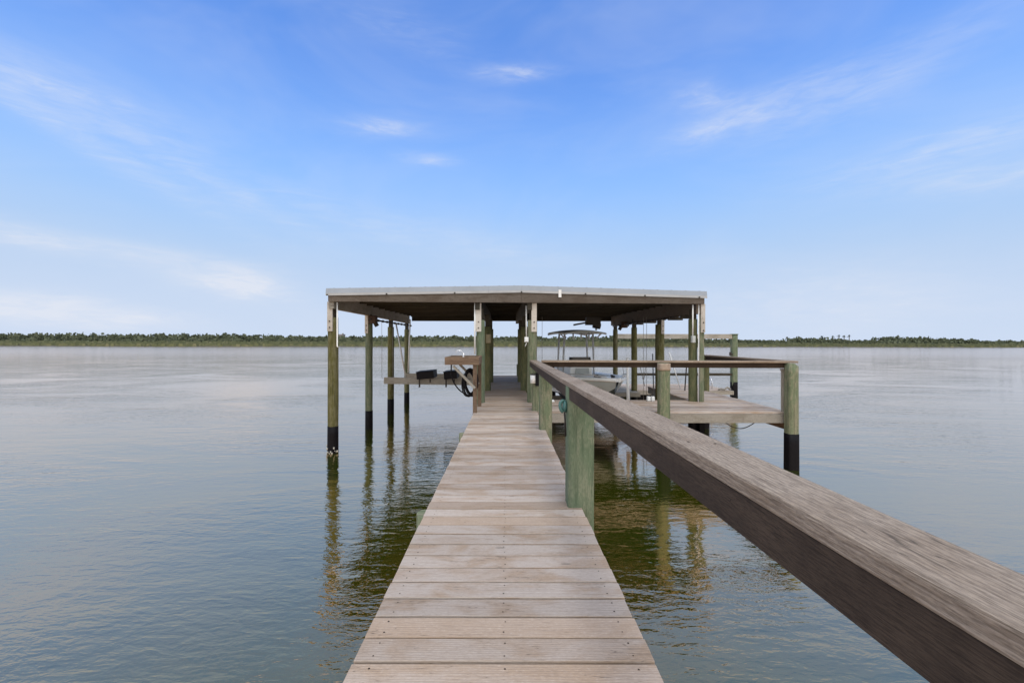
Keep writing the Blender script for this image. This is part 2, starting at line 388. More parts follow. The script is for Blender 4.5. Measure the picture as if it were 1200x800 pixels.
# ------------------------------------------------------------------ water and far shore
w = MB(); w.poly([(-6000, -3000, WATER_Z), (6000, -3000, WATER_Z), (6000, 9000, WATER_Z), (-6000, 9000, WATER_Z)], .5)
structure(w.build('water', 'water'))

def shore_y(x):               # distance of the marsh edge
    return 168 + 6 * math.sin(x * .021 + 1) + 3 * math.sin(x * .063) + (6 if x > 60 else 0) * min(1, (x - 60) / 60 if x > 60 else 0)
def wood_top(x):              # height of the wood above the water, metres
    px = 596 + x * 520 / 200
    pts = [(-400, 5.0), (0, 5.7), (150, 5.4), (250, 5.2), (370, 4.6), (520, 4.6), (700, 4.4), (760, 5.0), (830, 3.5), (900, 2.9), (945, 2.7), (955, 4.4), (975, 4.2), (990, 3.4),
           (1000, 2.5), (1035, 2.6), (1050, 3.9), (1080, 4.7), (1110, 4.0), (1135, 2.9), (1200, 2.6), (1700, 4.0), (3000, 4)]
    for (a, ha), (c, hc) in zip(pts, pts[1:]):
        if a <= px <= c: return ha + (hc - ha) * (px - a) / (c - a)
    return 4.2
l = MB(); xs = list(range(-900, 901, 12))
for a, c in zip(xs, xs[1:]):
    rows = lambda x: [(x, shore_y(x) - .5, WATER_Z - .3), (x, shore_y(x) + .6, WATER_Z + .3), (x, shore_y(x) + 30, WATER_Z + .9), (x, 700, WATER_Z + 1.2)]
    ra, rc = rows(a), rows(c)
    for k in range(3): l.poly([ra[k], rc[k], rc[k + 1], ra[k + 1]], .5, True)
structure(l.build('shore_land', 'mud'))
rnd = random.Random(3)
def leafquad(mb, c, s, tone, flat=.5):
    d = Vector((rnd.gauss(0, 1), rnd.gauss(0, 1) - 1.2, rnd.gauss(0, 1) * flat)).normalized()
    u = d.orthogonal().normalized(); u.rotate(Matrix.Rotation(rnd.uniform(0, 6.28), 3, d)); v = d.cross(u)
    c = Vector(c)
    mb.poly([c - u * s - v * s * .6, c + u * s * .9 - v * s * .7, c + u * s * .7 + v * s * .8, c - u * s * .8 + v * s * .6], tone)
g = MB()
for i in range(17000):
    x = rnd.uniform(-330, 330); y = shore_y(x) + abs(rnd.gauss(0, 9)); h = rnd.uniform(.5, 1.25) * (1.25 if y - shore_y(x) > 4 else .9)
    if x > 60: h *= .65
    wd = rnd.uniform(.25, .9); z = WATER_Z + .1 + min(.7, (y - shore_y(x)) * .05); tn = rnd.betavariate(2, 2)
    sx = rnd.uniform(-.2, .2)
    g.poly([(x - wd, y, z), (x + wd, y + .2, z), (x + wd * .7 + sx, y + .2, z + h * rnd.uniform(.8, 1.1)), (x - wd * .5 + sx, y, z + h)], tn)
o = structure(g.build('marsh_grass', 'marsh'), 'stuff'); tag(o, 'pale green marsh grass along the far shore', 'marsh grass')
g = MB()
x = -330
while x < 330:
    for row, (dy, sc) in enumerate(((16, .58), (24, .80), (34, .95), (46, 1.05))):
        h = wood_top(x) * sc * rnd.uniform(.92, 1.03); cx = x + rnd.uniform(-2, 2); cy = shore_y(x) + dy + rnd.uniform(-3, 3)
        rad = rnd.uniform(1.8, 3.4); tb = rnd.uniform(.05, .7)
        if rnd.random() < .03: h *= 1.10; rad *= .6
        for k in range(46):
            a = rnd.uniform(0, 6.28); rr = rad * math.sqrt(rnd.random()); u = rnd.random()
            top = h * (1 - .35 * (rr / rad) ** 2)
            leafquad(g, (cx + rr * math.cos(a), cy + rr * math.sin(a) * .8, WATER_Z + .4 + (top - .4) * u ** .8), rnd.uniform(.38, .72), min(1, max(0, tb + rnd.gauss(0, .16))))
    x += rnd.uniform(1.5, 2.6)
o = structure(g.build('mangrove_wood', 'tree'), 'stuff'); tag(o, 'dark green line of low trees behind the far marsh', 'trees')

# cabbage palms standing over the right shore
M['trunk'] = plain('palm_trunk', (.12, .10, .08), .9, 0, .4, 2)
for k, (px, py, lab) in enumerate(((963, 397.5, 'leftmost palm of the far right shore, its crown low in the bushes'),
        (976, 397.2, 'short palm just left of the three tall palms on the far right shore'),
        (983, 396.2, 'first of the three tall palms on the far right shore'),
        (989, 396.8, 'middle one of the three tall palms on the far right shore'),
        (995, 396.4, 'last of the three tall palms, beside open sky, on the far right shore'))):
    d = 205; X = (px - 596) * d / 520; H = 1.24 + (399.5 - py) * d / 520 + 1.2
    t = thing('palm_tree', lab, 'palm', (X, d, WATER_Z + .9), 'palms on the far shore')
    tb = MB(); tb.tube([(X, d, WATER_Z + .5), (X + .1, d, (H + WATER_Z) / 2), (X + .05, d, H)], [.22, .18, .16], 7); tb.build('trunk', 'trunk', t)
    cr = MB()
    for q in range(26):
        a = rnd.uniform(0, 6.28); e = rnd.uniform(-.5, 1.2); L = rnd.uniform(.8, 1.15)
        p0 = Vector((X + .05, d, H)); d1 = Vector((math.cos(a) * math.cos(e), math.sin(a) * math.cos(e), math.sin(e)))
        p1 = p0 + d1 * L * .6; p2 = p0 + d1 * L + Vector((0, 0, -.25)); s_ = d1.cross(Vector((0, 0, 1))).normalized() * .16
        cr.poly([p0 - s_ * .3, p1 - s_, p1 + s_, p0 + s_ * .3], rnd.random() * .6); cr.poly([p1 - s_, p2 - s_ * .2, p2 + s_ * .2, p1 + s_], rnd.random() * .6)
    cr.build('crown', 'tree', t)
# the far block of flats showing over the trees
X = (398.5 - 596) * 420 / 520; Y = 420
t = thing('apartment_building', 'small grey block of flats far off above the left trees', 'building', (X, Y, 0))
M['bwall'] = plain('render_wall', (.30, .27, .27), .8, 0, .15, .3)
q = MB(); q.box(X - 2.6, X + 2.4, Y, Y + 7, -.2, 7.2, .5); q.build('wall', 'bwall', t)
q = MB(); q.box(X - 2.8, X + 2.6, Y - .2, Y + 7.2, 7.2, 7.5, .5); q.box(X + 1.4, X + 2.4, Y + 1, Y + 3, 7.5, 8.4, .5); q.build('roof', 'grey', t)
for fz in (3.6, 5.3):
    for fx in (-1.7, 0, 1.5):
        q = MB(); q.box(X + fx - .4, X + fx + .4, Y - .05, Y + .1, fz, fz + .9, .5); q.build('window', 'screen', t)

# ------------------------------------------------------------------ boardwalk
PITCH, GAP = .1428, .0120
def lerp(a, b, t): return a + (b - a) * t
def pw(tab, y):
    if y <= tab[0][0]: return tab[0][1]
    for (a, va), (c, vc) in zip(tab, tab[1:]):
        if y <= c: return lerp(va, vc, (y - a) / (c - a))
    return tab[-1][1]
LE = [(-3, -.603), (8.9, -.603), (15.95, -.665)]
RE = [(-3, .600), (1.6, .568), (5.6, .522), (8.9, .505), (11, .42), (15.95, .375)]
walk = thing('boardwalk', 'long plank walkway running from the camera out under the tin roof', 'boardwalk', (0, 3, WATER_Z))
mb = MB(); y = -1.9985; rp = random.Random(11)
k = 0
while y < 15.86:
    tone = rp.random() * .62
    if rp.random() < .22: tone = rp.uniform(.65, 1)
    if 11.5 < y < 13.4: tone = rp.uniform(0, .12)
    elif y > 8.2: tone = rp.uniform(.6, 1.0)
    xl = pw(LE, y) + rp.uniform(-.0035, .0025); xr = pw(RE, y) + rp.uniform(-.0025, .0035)
    dz = rp.uniform(-.0015, .0015)
    mb.box(xl, xr, y + GAP / 2, y + PITCH - GAP / 2, -.034, dz, tone)
    if y < 7:
        for sx in (xl + .075, (xl + xr) / 2, xr - .075):
            for sy in (.036, .106): mb.screw(sx + rp.uniform(-.006, .006), y + sy + rp.uniform(-.004, .004), dz + .0012, rp.uniform(.003, .0045))
    y += PITCH; k += 1
DECK_END = y
mb.build('decking', 'deck', walk, .004)
for side in (-1, 1):
    mb = MB()
    for a, c in ((-2, 3.3), (3.31, 8.9), (8.91, 15.8)):
        xa = pw(LE if side < 0 else RE, a) - side * .07; xc = pw(LE if side < 0 else RE, c) - side * .07
        mb.bar((xa, a, -.135), (xc, c, -.135), .045, .19, .3)
    mb.build('stringer', 'grey', walk)
mb = MB(); mb.bar((-.03, -2, -.135), (-.06, 15.8, -.135), .045, .19, .3); mb.build('stringer', 'grey', walk)
for yy in (.4, 3.38, 6.25, 7.95, 11.2, 13.4, 15.6):
    mb = MB(); mb.box(-.68, .55, yy + .11, yy + .15, -.33, -.20, .4); mb.build('cross_beam', 'grey', walk)
for yy in (.4, 3.3, 6.15):
    mb = MB(); mb.pile(-.60, yy, -2.2, -.04, .085, wob=.06); pl = mb.build('pile', 'green_light', walk)
    mb = MB(); mb.pile(-.60, yy, -2.3, -.42, .092, wob=.03); mb.build('pile_wrap', 'wrap', pl)
mb = MB()
mb.box(-.70, -.62, 15.7, 15.78, -.005, .07, .3); mb.box(-.78, -.54, 15.72, 15.76, .07, .10, .3); mb.build('cleat', 'black', walk)

# handrail of the walkway -------------------------------------------------------
XI = [(-1.3, .562), (3.3, .438), (8.8, .412)]                 # inner edge of the cap
ZT = [(-1.3, .957), (2.4, .955), (3.8, .930), (8.8, .868)]    # top of the cap
rail = thing('handrail', 'long timber handrail with wide flat cap beside the near walkway', 'handrail', (.55, 3, WATER_Z))
for a, c, tn in ((-1.3, 3.80, .35), (3.803, 8.80, .15)):
    mb = MB(); za, zc = pw(ZT, a), pw(ZT, c); xa, xc = pw(XI, a), pw(XI, c)
    mb.bar((xa + .069, a, za - .019), (xc + .069, c, zc - .019), .138, .038, tn)
    for py_ in ([.27, 1.3, 2.35, 3.36, 3.74] if a < 0 else [3.86, 5.0, 6.28, 7.95]):
        for ox in (.035, .105): mb.screw(pw(XI, py_) + ox + rp.uniform(-.006, .006), py_ + rp.uniform(-.02, .02), lerp(za, zc, (py_ - a) / (c - a)) + .0012, .0042)
    mb.build('rail_cap', 'rail', rail, .006)
    mb = MB(); mb.bar((xa + .024, a, za - .038 - .046), (xc + .024, c - (.0 if c < 5 else .02), zc - .038 - .046), .038, .091, tn); mb.build('side_board', 'rail_side_shade', rail, .003)
for yy, w2, mt, sq, top in ((.27, .1, 'green', .6, 0), (3.4, .100, 'green', .75, 0), (6.28, .092, 'green_light', .12, 0), (7.95, .076, 'green_light', .25, 0)):
    xi = pw(XI, yy) + .006
    mb = MB(); mb.pile(xi + w2, yy, -2.2, pw(ZT, yy) - .040, w2, 32, None, sq, wob=.02 if sq > .5 else .05); po = mb.build('post', mt, rail)
    mb = MB(); mb.pile(xi + w2, yy, -2.3, -.42, w2 + .006, 24, .5, sq, wob=.01); mb.build('pile_wrap', 'wrap', po)

# ------------------------------------------------------------------ side platform
plat = thing('dock_platform', 'square timber platform to the right, its walkway running back beside the slip', 'dock', (2.7, 8.5, WATER_Z))
mb = MB(); y = 7.80
while y < 9.28:
    x0 = pw(RE, y) + .012
    j = rp.uniform(2.0, 3.6)
    mb.box(x0, j - .002, y + .003, y + PITCH - .003, -.034, rp.uniform(-.0015, .0015), rp.uniform(.45, 1)); mb.box(j + .002, 4.95 + rp.uniform(-.006, .006), y + .003, y + PITCH - .003, -.034, rp.uniform(-.0015, .0015), rp.uniform(.35, 1))
    y += PITCH
PB = y
mb.build('front_decking', 'deck', plat, .003)
mb = MB()
while y < 12.2:
    mb.box(3.83, 4.96 + rp.uniform(-.008, .008), y + .003, y + PITCH - .003, -.034, rp.uniform(-.0015, .0015), rp.uniform(0, .7)); y += PITCH
PE = y
mb.build('side_decking', 'deck', plat, .003)
mb = MB(); mb.box(.56, 4.84, 7.775, 7.813, -.19, -.036, .3); mb.build('rim_board', 'grey', plat, .003)
mb = MB(); mb.box(4.905, 4.943, 7.83, PE, -.32, -.036, .2); mb.build('rim_board', 'brown', plat, .003)
mb = MB(); mb.box(3.845, 3.883, PB + .02, PE, -.19, -.036, .2); mb.build('rim_board', 'grey', plat)
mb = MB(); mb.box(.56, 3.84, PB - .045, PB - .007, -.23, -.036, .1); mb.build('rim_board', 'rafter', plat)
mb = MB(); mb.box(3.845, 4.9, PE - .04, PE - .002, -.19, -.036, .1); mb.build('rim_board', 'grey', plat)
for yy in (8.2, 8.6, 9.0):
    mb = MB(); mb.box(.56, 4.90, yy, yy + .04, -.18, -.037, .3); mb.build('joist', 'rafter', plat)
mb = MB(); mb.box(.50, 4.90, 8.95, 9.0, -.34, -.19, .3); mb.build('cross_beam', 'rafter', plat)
mb = MB(); mb.tube([(3.9 + .6 * t, 8.05, -.21 - .13 * math.sin(math.pi * t)) for t in [i / 12 for i in range(13)]], .008, 6); mb.build('rope', 'dark', plat)

pr = thing('corner_railing', 'low timber railing around the right-hand platform corner', 'railing', (2.7, 7.7, 0))
mb = MB(); mb.bar((.60, 8.10, .874), (4.99, 7.70, .886), .14, .036, .5); mb.build('rail_cap', 'rail', pr, .004)
mb = MB(); mb.bar((.60, 8.12, .810), (4.82, 7.735, .820), .038, .088, .3); mb.build('side_board', 'rail_side_shade', pr, .003)
mb = MB(); mb.bar((4.93, 7.78, .886), (4.99, 11.32, .880), .14, .036, .7); mb.build('rail_cap', 'rail', pr, .004)
mb = MB(); mb.bar((4.90, 7.84, .820), (4.96, 11.12, .815), .038, .088, .7); mb.build('side_board', 'rail_side_shade', pr, .003)
mb = MB(); mb.pile(2.68, 7.66, -2.2, .862, .098, 26, .2, .1, wob=.05); p = mb.build('post', 'green_light', pr)
mb = MB(); mb.pile(2.68, 7.66, .74, .8615, .1005, 26, .6, .1, wob=.03); mb.build('cut_top', 'cutwood', p)
mb = MB(); mb.pile(2.68, 7.66, -2.3, -.36, .104, 26, .2, .1, wob=.02); mb.build('pile_wrap', 'wrap', p)
mb = MB(); mb.pile(4.885, 7.66, -2.2, .864, .090, 30, .7, .3, wob=.05, topcut=(.75, 0)); p = mb.build('post', 'green_light', pr)
mb = MB(); mb.pile(4.885, 7.66, -2.3, -.345, .096, 30, .2, .3, wob=.02); mb.build('pile_wrap', 'wrap', p)
mb = MB(); mb.box(4.835, 4.875, 7.84, 7.88, -.03, .72, .4); mb.box(4.82, 4.875, 7.83, 7.88, .72, .76, .4); mb.build('small_post', 'grey', pr)
mb = MB(); mb.pile(4.97, 11.22, -2.2, .862, .088, 24, .7, .1, wob=.05); p = mb.build('post', 'pile', pr)
mb = MB(); mb.pile(4.97, 11.22, -2.3, -.36, .094, 24, .7, .1, wob=.02); mb.build('pile_wrap', 'wrap', p)

# ------------------------------------------------------------------ boathouse
bh = thing('boathouse', 'open-sided boathouse with a low metal roof on tall piles', 'boathouse', (.2, 12, WATER_Z))
def fy(x): return 8.60 + .0625 * (x + 3.5) - .02           # front line of the roof
XL, XR, XC = -3.49, 4.00, .25
YB = 15.95
def ztop(x): return 2.335 - .022 * abs(x - XC) if x >= XC else 2.335 - .0235 * abs(x - XC)
# roof sheet, ribbed
mb = MB()
def slab(x0, x1):
    a = [(x0, fy(x0) - .0, ztop(x0)), (x1, fy(x1) - .0, ztop(x1)), (x1, YB + .1, ztop(x1)), (x0, YB + .1, ztop(x0))]
    bt = [(p[0], p[1], p[2] - .008) for p in a]
    mb.poly(a, .5); mb.poly(bt[::-1], .5)
    for i in range(4): j = (i + 1) % 4; mb.poly([a[i], bt[i], bt[j], a[j]], .5)
slab(XL, XC); slab(XC + .001, XR)
n = 26
for i in range(n):
    x = XL + .1 + (XR - XL - .2) * i / (n - 1)
    mb.bar((x, fy(x) + .02, ztop(x) + .008), (x, YB + .08, ztop(x) + .008), .03, .014, .5)
mb.build('roof_sheet', 'galv', bh)
# metal fascia along the front: sloped upper fold, brighter lower lip
def strip(x0, x1, dz0, dz1, o0, o1, th=.004):
    mbx = MB()
    P = [(x0, fy(x0) - o0, ztop(x0) + dz0), (x1, fy(x1) - o0, ztop(x1) + dz0), (x1, fy(x1) - o1, ztop(x1) + dz1), (x0, fy(x0) - o1, ztop(x0) + dz1)]
    Q = [(p[0], p[1] + th, p[2]) for p in P]
    mbx.poly(P[::-1], .5); mbx.poly(Q, .5)
    for i in range(4): j = (i + 1) % 4; mbx.poly([P[i], P[j], Q[j], Q[i]], .5)
    return mbx
for a, c in ((XL - .03, -.40), (-.398, XC - .001), (XC + .001, 1.0), (1.002, XR + .03)):
    fo = strip(a, c, .004, -.092, .030, .045).build('fascia', 'galv', bh)
    strip(a, c, -.0925, -.138, .045, .050).build('fascia_lip', 'galv_lip', fo)
mb = MB(); x = (655.5 - 596) * 8.9 / 520; mb.box(x - .028, x + .028, fy(x) - .062, fy(x) - .052, ztop(x) - .21, ztop(x) - .06, .5)
mb.build('fascia_strap', 'white', bh)
for px in (391, 457, 534, 611, 686, 757, 823):
    x = (px - 596) * 8.85 / 520; mb = MB(); mb.box(x - .014, x + .014, fy(x) - .062, fy(x) - .045, ztop(x) - .135, ztop(x) - .112, .5); mb.build('fascia_screw', 'dark', bh)
# front beam: flat below, following the roof above
def beamy(x0, x1, y0f, th, name, mat, zb=2.0, drop=.14, tn=.4, cuts=6):
    m_ = MB(); rf = []; 
    for i in range(cuts):
        a = lerp(x0, x1, i / cuts); c = lerp(x0, x1, (i + 1) / cuts)
        F = [(a, y0f(a), zb), (c, y0f(c), zb), (c, y0f(c), ztop(c) - drop), (a, y0f(a), ztop(a) - drop)]
        B = [(p[0], p[1] + th, p[2]) for p in F]
        i0 = len(m_.v); m_.v += F + B
        for q in ((0, 1, 2, 3), (5, 4, 7, 6), (3, 2, 6, 7), (1, 0, 4, 5)) + (((0, 3, 7, 4),) if i == 0 else ()) + (((2, 1, 5, 6),) if i == cuts - 1 else ()):
            m_.f.append(tuple(i0 + k for k in q)); m_.t.append(tn); m_.sm.append(False)
            m_.uv.append([(m_.v[i0 + k][0], m_.v[i0 + k][2] + m_.v[i0 + k][1] * .5) for k in q])
    return m_.build(name, mat, bh)
beamy(XL + .01, XC - .002, lambda x: fy(x) - .03, .04, 'front_beam', 'beam', 2.0, .130, .3)
beamy(XC + .002, XR - .02, lambda x: fy(x) - .03, .04, 'front_beam', 'beam', 2.0, .130, .7)
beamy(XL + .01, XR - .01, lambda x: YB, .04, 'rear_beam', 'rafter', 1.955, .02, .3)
# side and middle headers
HX = ((-3.44, -3.60, 1.865, 'grey'), (-.62, -.66, 1.86, 'rafter'), (.42, .30, 1.86, 'rafter'), (3.88, 3.72, 1.80, 'beam'))
for xa, xb, zb, mt in HX:
    mb = MB(); zt = ztop(xa) - .03; mb.bar((xa, fy(xa) + .02, (zb + zt) / 2), (xb, YB - .01, (zb + zt) / 2), .09, zt - zb, random.random()); mb.build('header', mt, bh)
# rafters across
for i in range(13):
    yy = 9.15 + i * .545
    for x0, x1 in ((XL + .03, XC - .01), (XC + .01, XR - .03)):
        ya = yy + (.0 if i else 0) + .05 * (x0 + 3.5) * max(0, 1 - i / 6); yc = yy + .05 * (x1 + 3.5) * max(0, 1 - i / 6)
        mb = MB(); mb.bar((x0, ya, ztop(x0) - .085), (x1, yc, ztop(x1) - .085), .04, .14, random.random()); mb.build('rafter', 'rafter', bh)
# joist ends hanging under the right header
for yy in (9.5, 10.2, 11.9, 13.0, 14.4):
    x = lerp(3.88, 3.72, (yy - 8.8) / 7); mb = MB(); mb.box(x - .16, x + .16, yy, yy + .09, 1.725, 1.80, .5); mb.build('cross_block', 'rafter', bh)

def bh_pile(x, y, r, mat, top=1.68, sleeve=True, wrap=-.45, side=-1, lab=None, slw=.115, slx=0.0):
    m_ = MB(); m_.pile(x, y, -2.3, top, r, 24, wob=.05); p = m_.build('pile', mat, bh)
    m_ = MB(); m_.pile(x, y, -2.4, wrap, r + .006, 24, wob=.02); m_.build('pile_wrap', 'wrap', p)
    m_ = MB(); m_.box(x - .055, x + .055, y - .04, y + .06, top - .02, 1.90, .5); m_.build('notched_top', 'rafter', p)
    if sleeve:
        m_ = MB(); m_.box(x - slw / 2 + slx, x + slw / 2 + slx, y - r - .032, y - r + .01, 1.425, 2.0, random.random()); s_ = m_.build('splice_board', 'splice', p, .003)
        for zz in (1.50, 1.62):
            m_ = MB(); m_.tube([(x + slx, y - r - .045, zz), (x + slx, y - r - .03, zz)], .013, 8); m_.build('bolt', 'dark', s_)
    return p
p1 = bh_pile(-3.465, 8.76, .100, 'pile_olive', 1.70, wrap=-.44, slx=-.015, slw=.10)
bh_pile(-3.49, 11.1, .088, 'pile_green', 1.69, slx=-.03, slw=.08, wrap=-.50)
bh_pile(-3.57, 13.45, .094, 'pile_olive', 1.66, False, -.52); bh_pile(-3.60, 15.7, .088, 'pile', 1.64, False, -.58)
bh_pile(-.565, 8.95, .088, 'green', 1.66, slx=-.035, slw=.11, wrap=-.4)
bh_pile(-.53, 11.1, .085, 'pile', 1.6, False); bh_pile(-.545, 13.4, .085, 'pile', 1.6, False)
bh_pile(.48, 9.0, .098, 'green_light', 1.66, slx=.03, slw=.105, wrap=-.4)
bh_pile(.40, 11.2, .098, 'pile', 1.6, False); bh_pile(.36, 13.5, .085, 'pile', 1.6, False)
bh_pile(3.83, 9.22, .088, 'pile', 1.70, False, -.1)
bh_pile(3.87, 11.35, .112, 'pile_olive', 1.67, slx=.03, slw=.075, wrap=-.3)
bh_pile(3.78, 13.35, .086, 'pile_olive', 1.65, False, -.23); bh_pile(3.73, 15.5, .082, 'pile_olive', 1.64, False, -.3)
# squared post with sleeve next to the right front pile
mb = MB(); mb.box(3.915, 4.005, 9.08, 9.17, -2.2, 2.0, .6); p = mb.build('post', 'green_light', bh, .006)
mb = MB(); mb.box(3.925, 4.01, 9.045, 9.08, 1.42, 2.0, .6); s_ = mb.build('splice_board', 'splice', p, .003)
for zz in (1.46, 1.62):
    mb = MB(); mb.tube([(3.97, 9.03, zz), (3.97, 9.05, zz)], .013, 8); mb.build('bolt', 'dark', s_)
mb = MB(); mb.box(3.91, 4.01, 9.075, 9.175, -2.3, -.2, .5); mb.build('pile_wrap', 'wrap', p)
# mooring stubs at the far end of the covered walk
for x, r_ in ((-.60, .05), (.335, .05)):
    mb = MB(); mb.pile(x, 15.75, -2.2, .42, r_, 16); mb.build('mooring_stub', 'pile', bh)
# barnacles
mb = MB(); rb = random.Random(5)
for _ in range(16):
    a = rb.uniform(-2.9, -.4); z = WATER_Z + abs(rb.gauss(0, .06)); r_ = .115; c = Vector((-3.465 + r_ * math.cos(a), 8.76 + r_ * math.sin(a), z)); s_ = rb.uniform(.006, .017)
    mb.pile(c.x, c.y, z - s_, z + s_, s_, 6, wob=.3)
mb.build('barnacles', 'barnacle', p1)

# conduits and boxes ------------------------------------------------------------
def conduit(label, pts, r, grp='white conduits on the boathouse posts', mat='white'):
    m_ = MB(); m_.tube(pts, r, 8); return tag(m_.build('conduit', mat), label, 'conduit', grp)
conduit('white pipe hanging beside the front left roof pile', [(-3.345, 8.66, 1.99), (-3.345, 8.66, 1.13), (-3.32, 8.66, 1.12)], .014)
conduit('white pipe down the left side of the post behind the timber table', [(-.672, 8.84, 1.99), (-.672, 8.84, .98)], .016)
conduit('white pipe inside the walk on the right middle post', [(.355, 8.96, 1.95), (.36, 8.96, 1.3)], .013)
conduit('white pipe between the two right front posts', [(3.885, 9.07, 1.99), (3.885, 9.07, .0)], .012)
conduit('pale pipe down the left of the right front pile to the grey box', [(3.765, 9.07, 1.99), (3.765, 9.07, 1.35)], .014)
def jbox(label, x, y, z, w, h, mat, grp='electrical boxes on the posts'):
    t = thing('electrical_box', label, 'electrical box', (x, y, z), grp)
    m_ = MB(); m_.box(x - w / 2, x + w / 2, y - .04, y + .04, z - h / 2, z + h / 2, .5); m_.build('case', mat, t, .008)
    m_ = MB(); m_.box(x - w / 2 + .012, x + w / 2 - .012, y - .047, y - .041, z - h / 2 + .012, z + h / 2 - .012, .5); m_.build('cover', mat, t, .003)
jbox('tan electrical box on the left post of the covered walk', -.495, 10.95, 1.30, .115, .22, 'tan')
jbox('pale grey electrical box on the right post of the covered walk', .355, 8.83, 1.27, .08, .10, 'white')
jbox('grey electrical box on the right front pile of the boathouse', 3.765, 9.05, 1.28, .07, .14, 'canvas')
mb = MB(); mb.tube([(.36, 8.84, 1.21), (.34, 8.83, 1.16), (.33, 8.84, 1.13)], .008, 6); tag(mb.build('cable_tail', 'white'), 'short white cable end hanging below the pale electrical box', 'cable')

# ------------------------------------------------------------------ boat lifts
def gear(root, x, y0, y1, z, motor_y, s=1):
    m_ = MB(); m_.tube([(x, y0, z), (x, y1, z)], .022, 8); m_.build('drive_shaft', 'dark', root)
    yy = y0 + .25
    while yy < y1 - .1:
        m_ = MB(); m_.tube([(x, yy, z), (x, yy + .07, z)], .035, 10); m_.build('cable_winder', 'dark', root); yy += .42
    m_ = MB(); m_.box(x - .09, x + .12, motor_y, motor_y + .2, z - .10, z + .10, .5); mo = m_.build('gearbox', 'rust', root, .02)
    m_ = MB(); m_.tube([(x + .05 * s, motor_y + .1, z - .02), (x + .13 * s, motor_y + .1, z - .16)], .055, 12); m_.build('motor', 'dark', mo)
lift = thing('boat_lift', 'empty boat lift with black bunks in the left-hand slip', 'boat lift', (-2.3, 13, WATER_Z), 'boat lifts')
gear(lift, -3.42, 10.95, 15.6, 1.77, 11.0)
mb = MB(); mb.bar((-3.63, 12.95, .085), (-.75, 13.10, .03), .09, .19, .5); mb.build('cradle_beam', 'grey', lift, .004)
mb = MB(); mb.bar((-3.55, 15.35, .04), (-.75, 15.4, .0), .09, .16, .5); mb.build('cradle_beam', 'grey', lift, .004)
for x, L_ in ((-2.41, .50), (-1.68, .38)):
    m_ = MB(); T = Matrix.Translation((x, 13.1, .245)) @ Matrix.Rotation(R(-5), 4, 'Y')
    m_.box(-L_ / 2, L_ / 2, -.30, .32, -.10, .10, .5, T); m_.box(-L_ / 2 - .01, L_ / 2 + .01, -.31, .33, .101, .122, .5, T); m_.build('bunk', 'black', lift, .006)
    for sx in (-.17, .14):
        m_ = MB(); m_.box(x + sx * L_ / .5 - .02, x + sx * L_ / .5 + .02, 12.84, 12.88, (-.10 if sx < 0 else .04), .14, .5); m_.build('bracket', 'dark', lift)
mb = MB(); mb.tube([(-3.30, 13.0, 1.75), (-3.0, 12.98, .14)], .022, 8); mb.build('guide_pole', 'alu', lift)
mb = MB(); mb.tube([(-3.24, 14.6, 1.95), (-3.30, 14.6, .2)], .022, 8); mb.build('guide_pole', 'white', lift)
for x, y_ in ((-3.66, 12.8), (-3.40, 13.0), (-.80, 13.05)):
    mb = MB(); mb.tube([(x, y_, 1.78), (x + .01, y_, .15)], .005, 6); mb.build('cable', 'rope', lift)
lift2 = thing('boat_lift', 'boat lift carrying the white boat in the right-hand slip', 'boat lift', (2.2, 12.5, WATER_Z), 'boat lifts')
gear(lift2, 3.62, 9.6, 15.4, 1.76, 13.9, -1)
mb = MB(); mb.bar((1.93, 13.2, 1.72), (2.36, 13.2, 1.80), .06, .05, .5); mb.box(2.30, 2.72, 13.1, 13.35, 1.72, 1.95, .5); mb.tube([(2.52, 13.25, 1.72), (2.74, 13.25, 1.68)], .085, 12); mb.build('hoist_motor', 'dark', lift2)
for yy in (11.2, 14.6):
    mb = MB(); mb.box(.75, 3.6, yy, yy + .1, -.72, -.56, .5); mb.build('cradle_beam', 'grey', lift2)
for x in (1.75, 2.65):
    mb = MB(); mb.box(x - .05, x + .05, 10.9, 15.0, -.56, -.44, .5); mb.build('bunk', 'black', lift2)
for x, y_ in ((3.42, 11.25), (3.50, 11.25), (.85, 11.25), (3.55, 14.65), (.85, 14.65)):
    mb = MB(); mb.tube([(x, y_, 1.85), (x, y_, -.55)], .005, 6); mb.build('cable', 'rope', lift2)
mb = MB(); mb.tube([(2.745, 10.25, .86), (2.755, 10.25, .30), (2.775, 10.25, -.6)], [.03, .03, .05], 10); mb.build('guide_post', 'white', lift2)

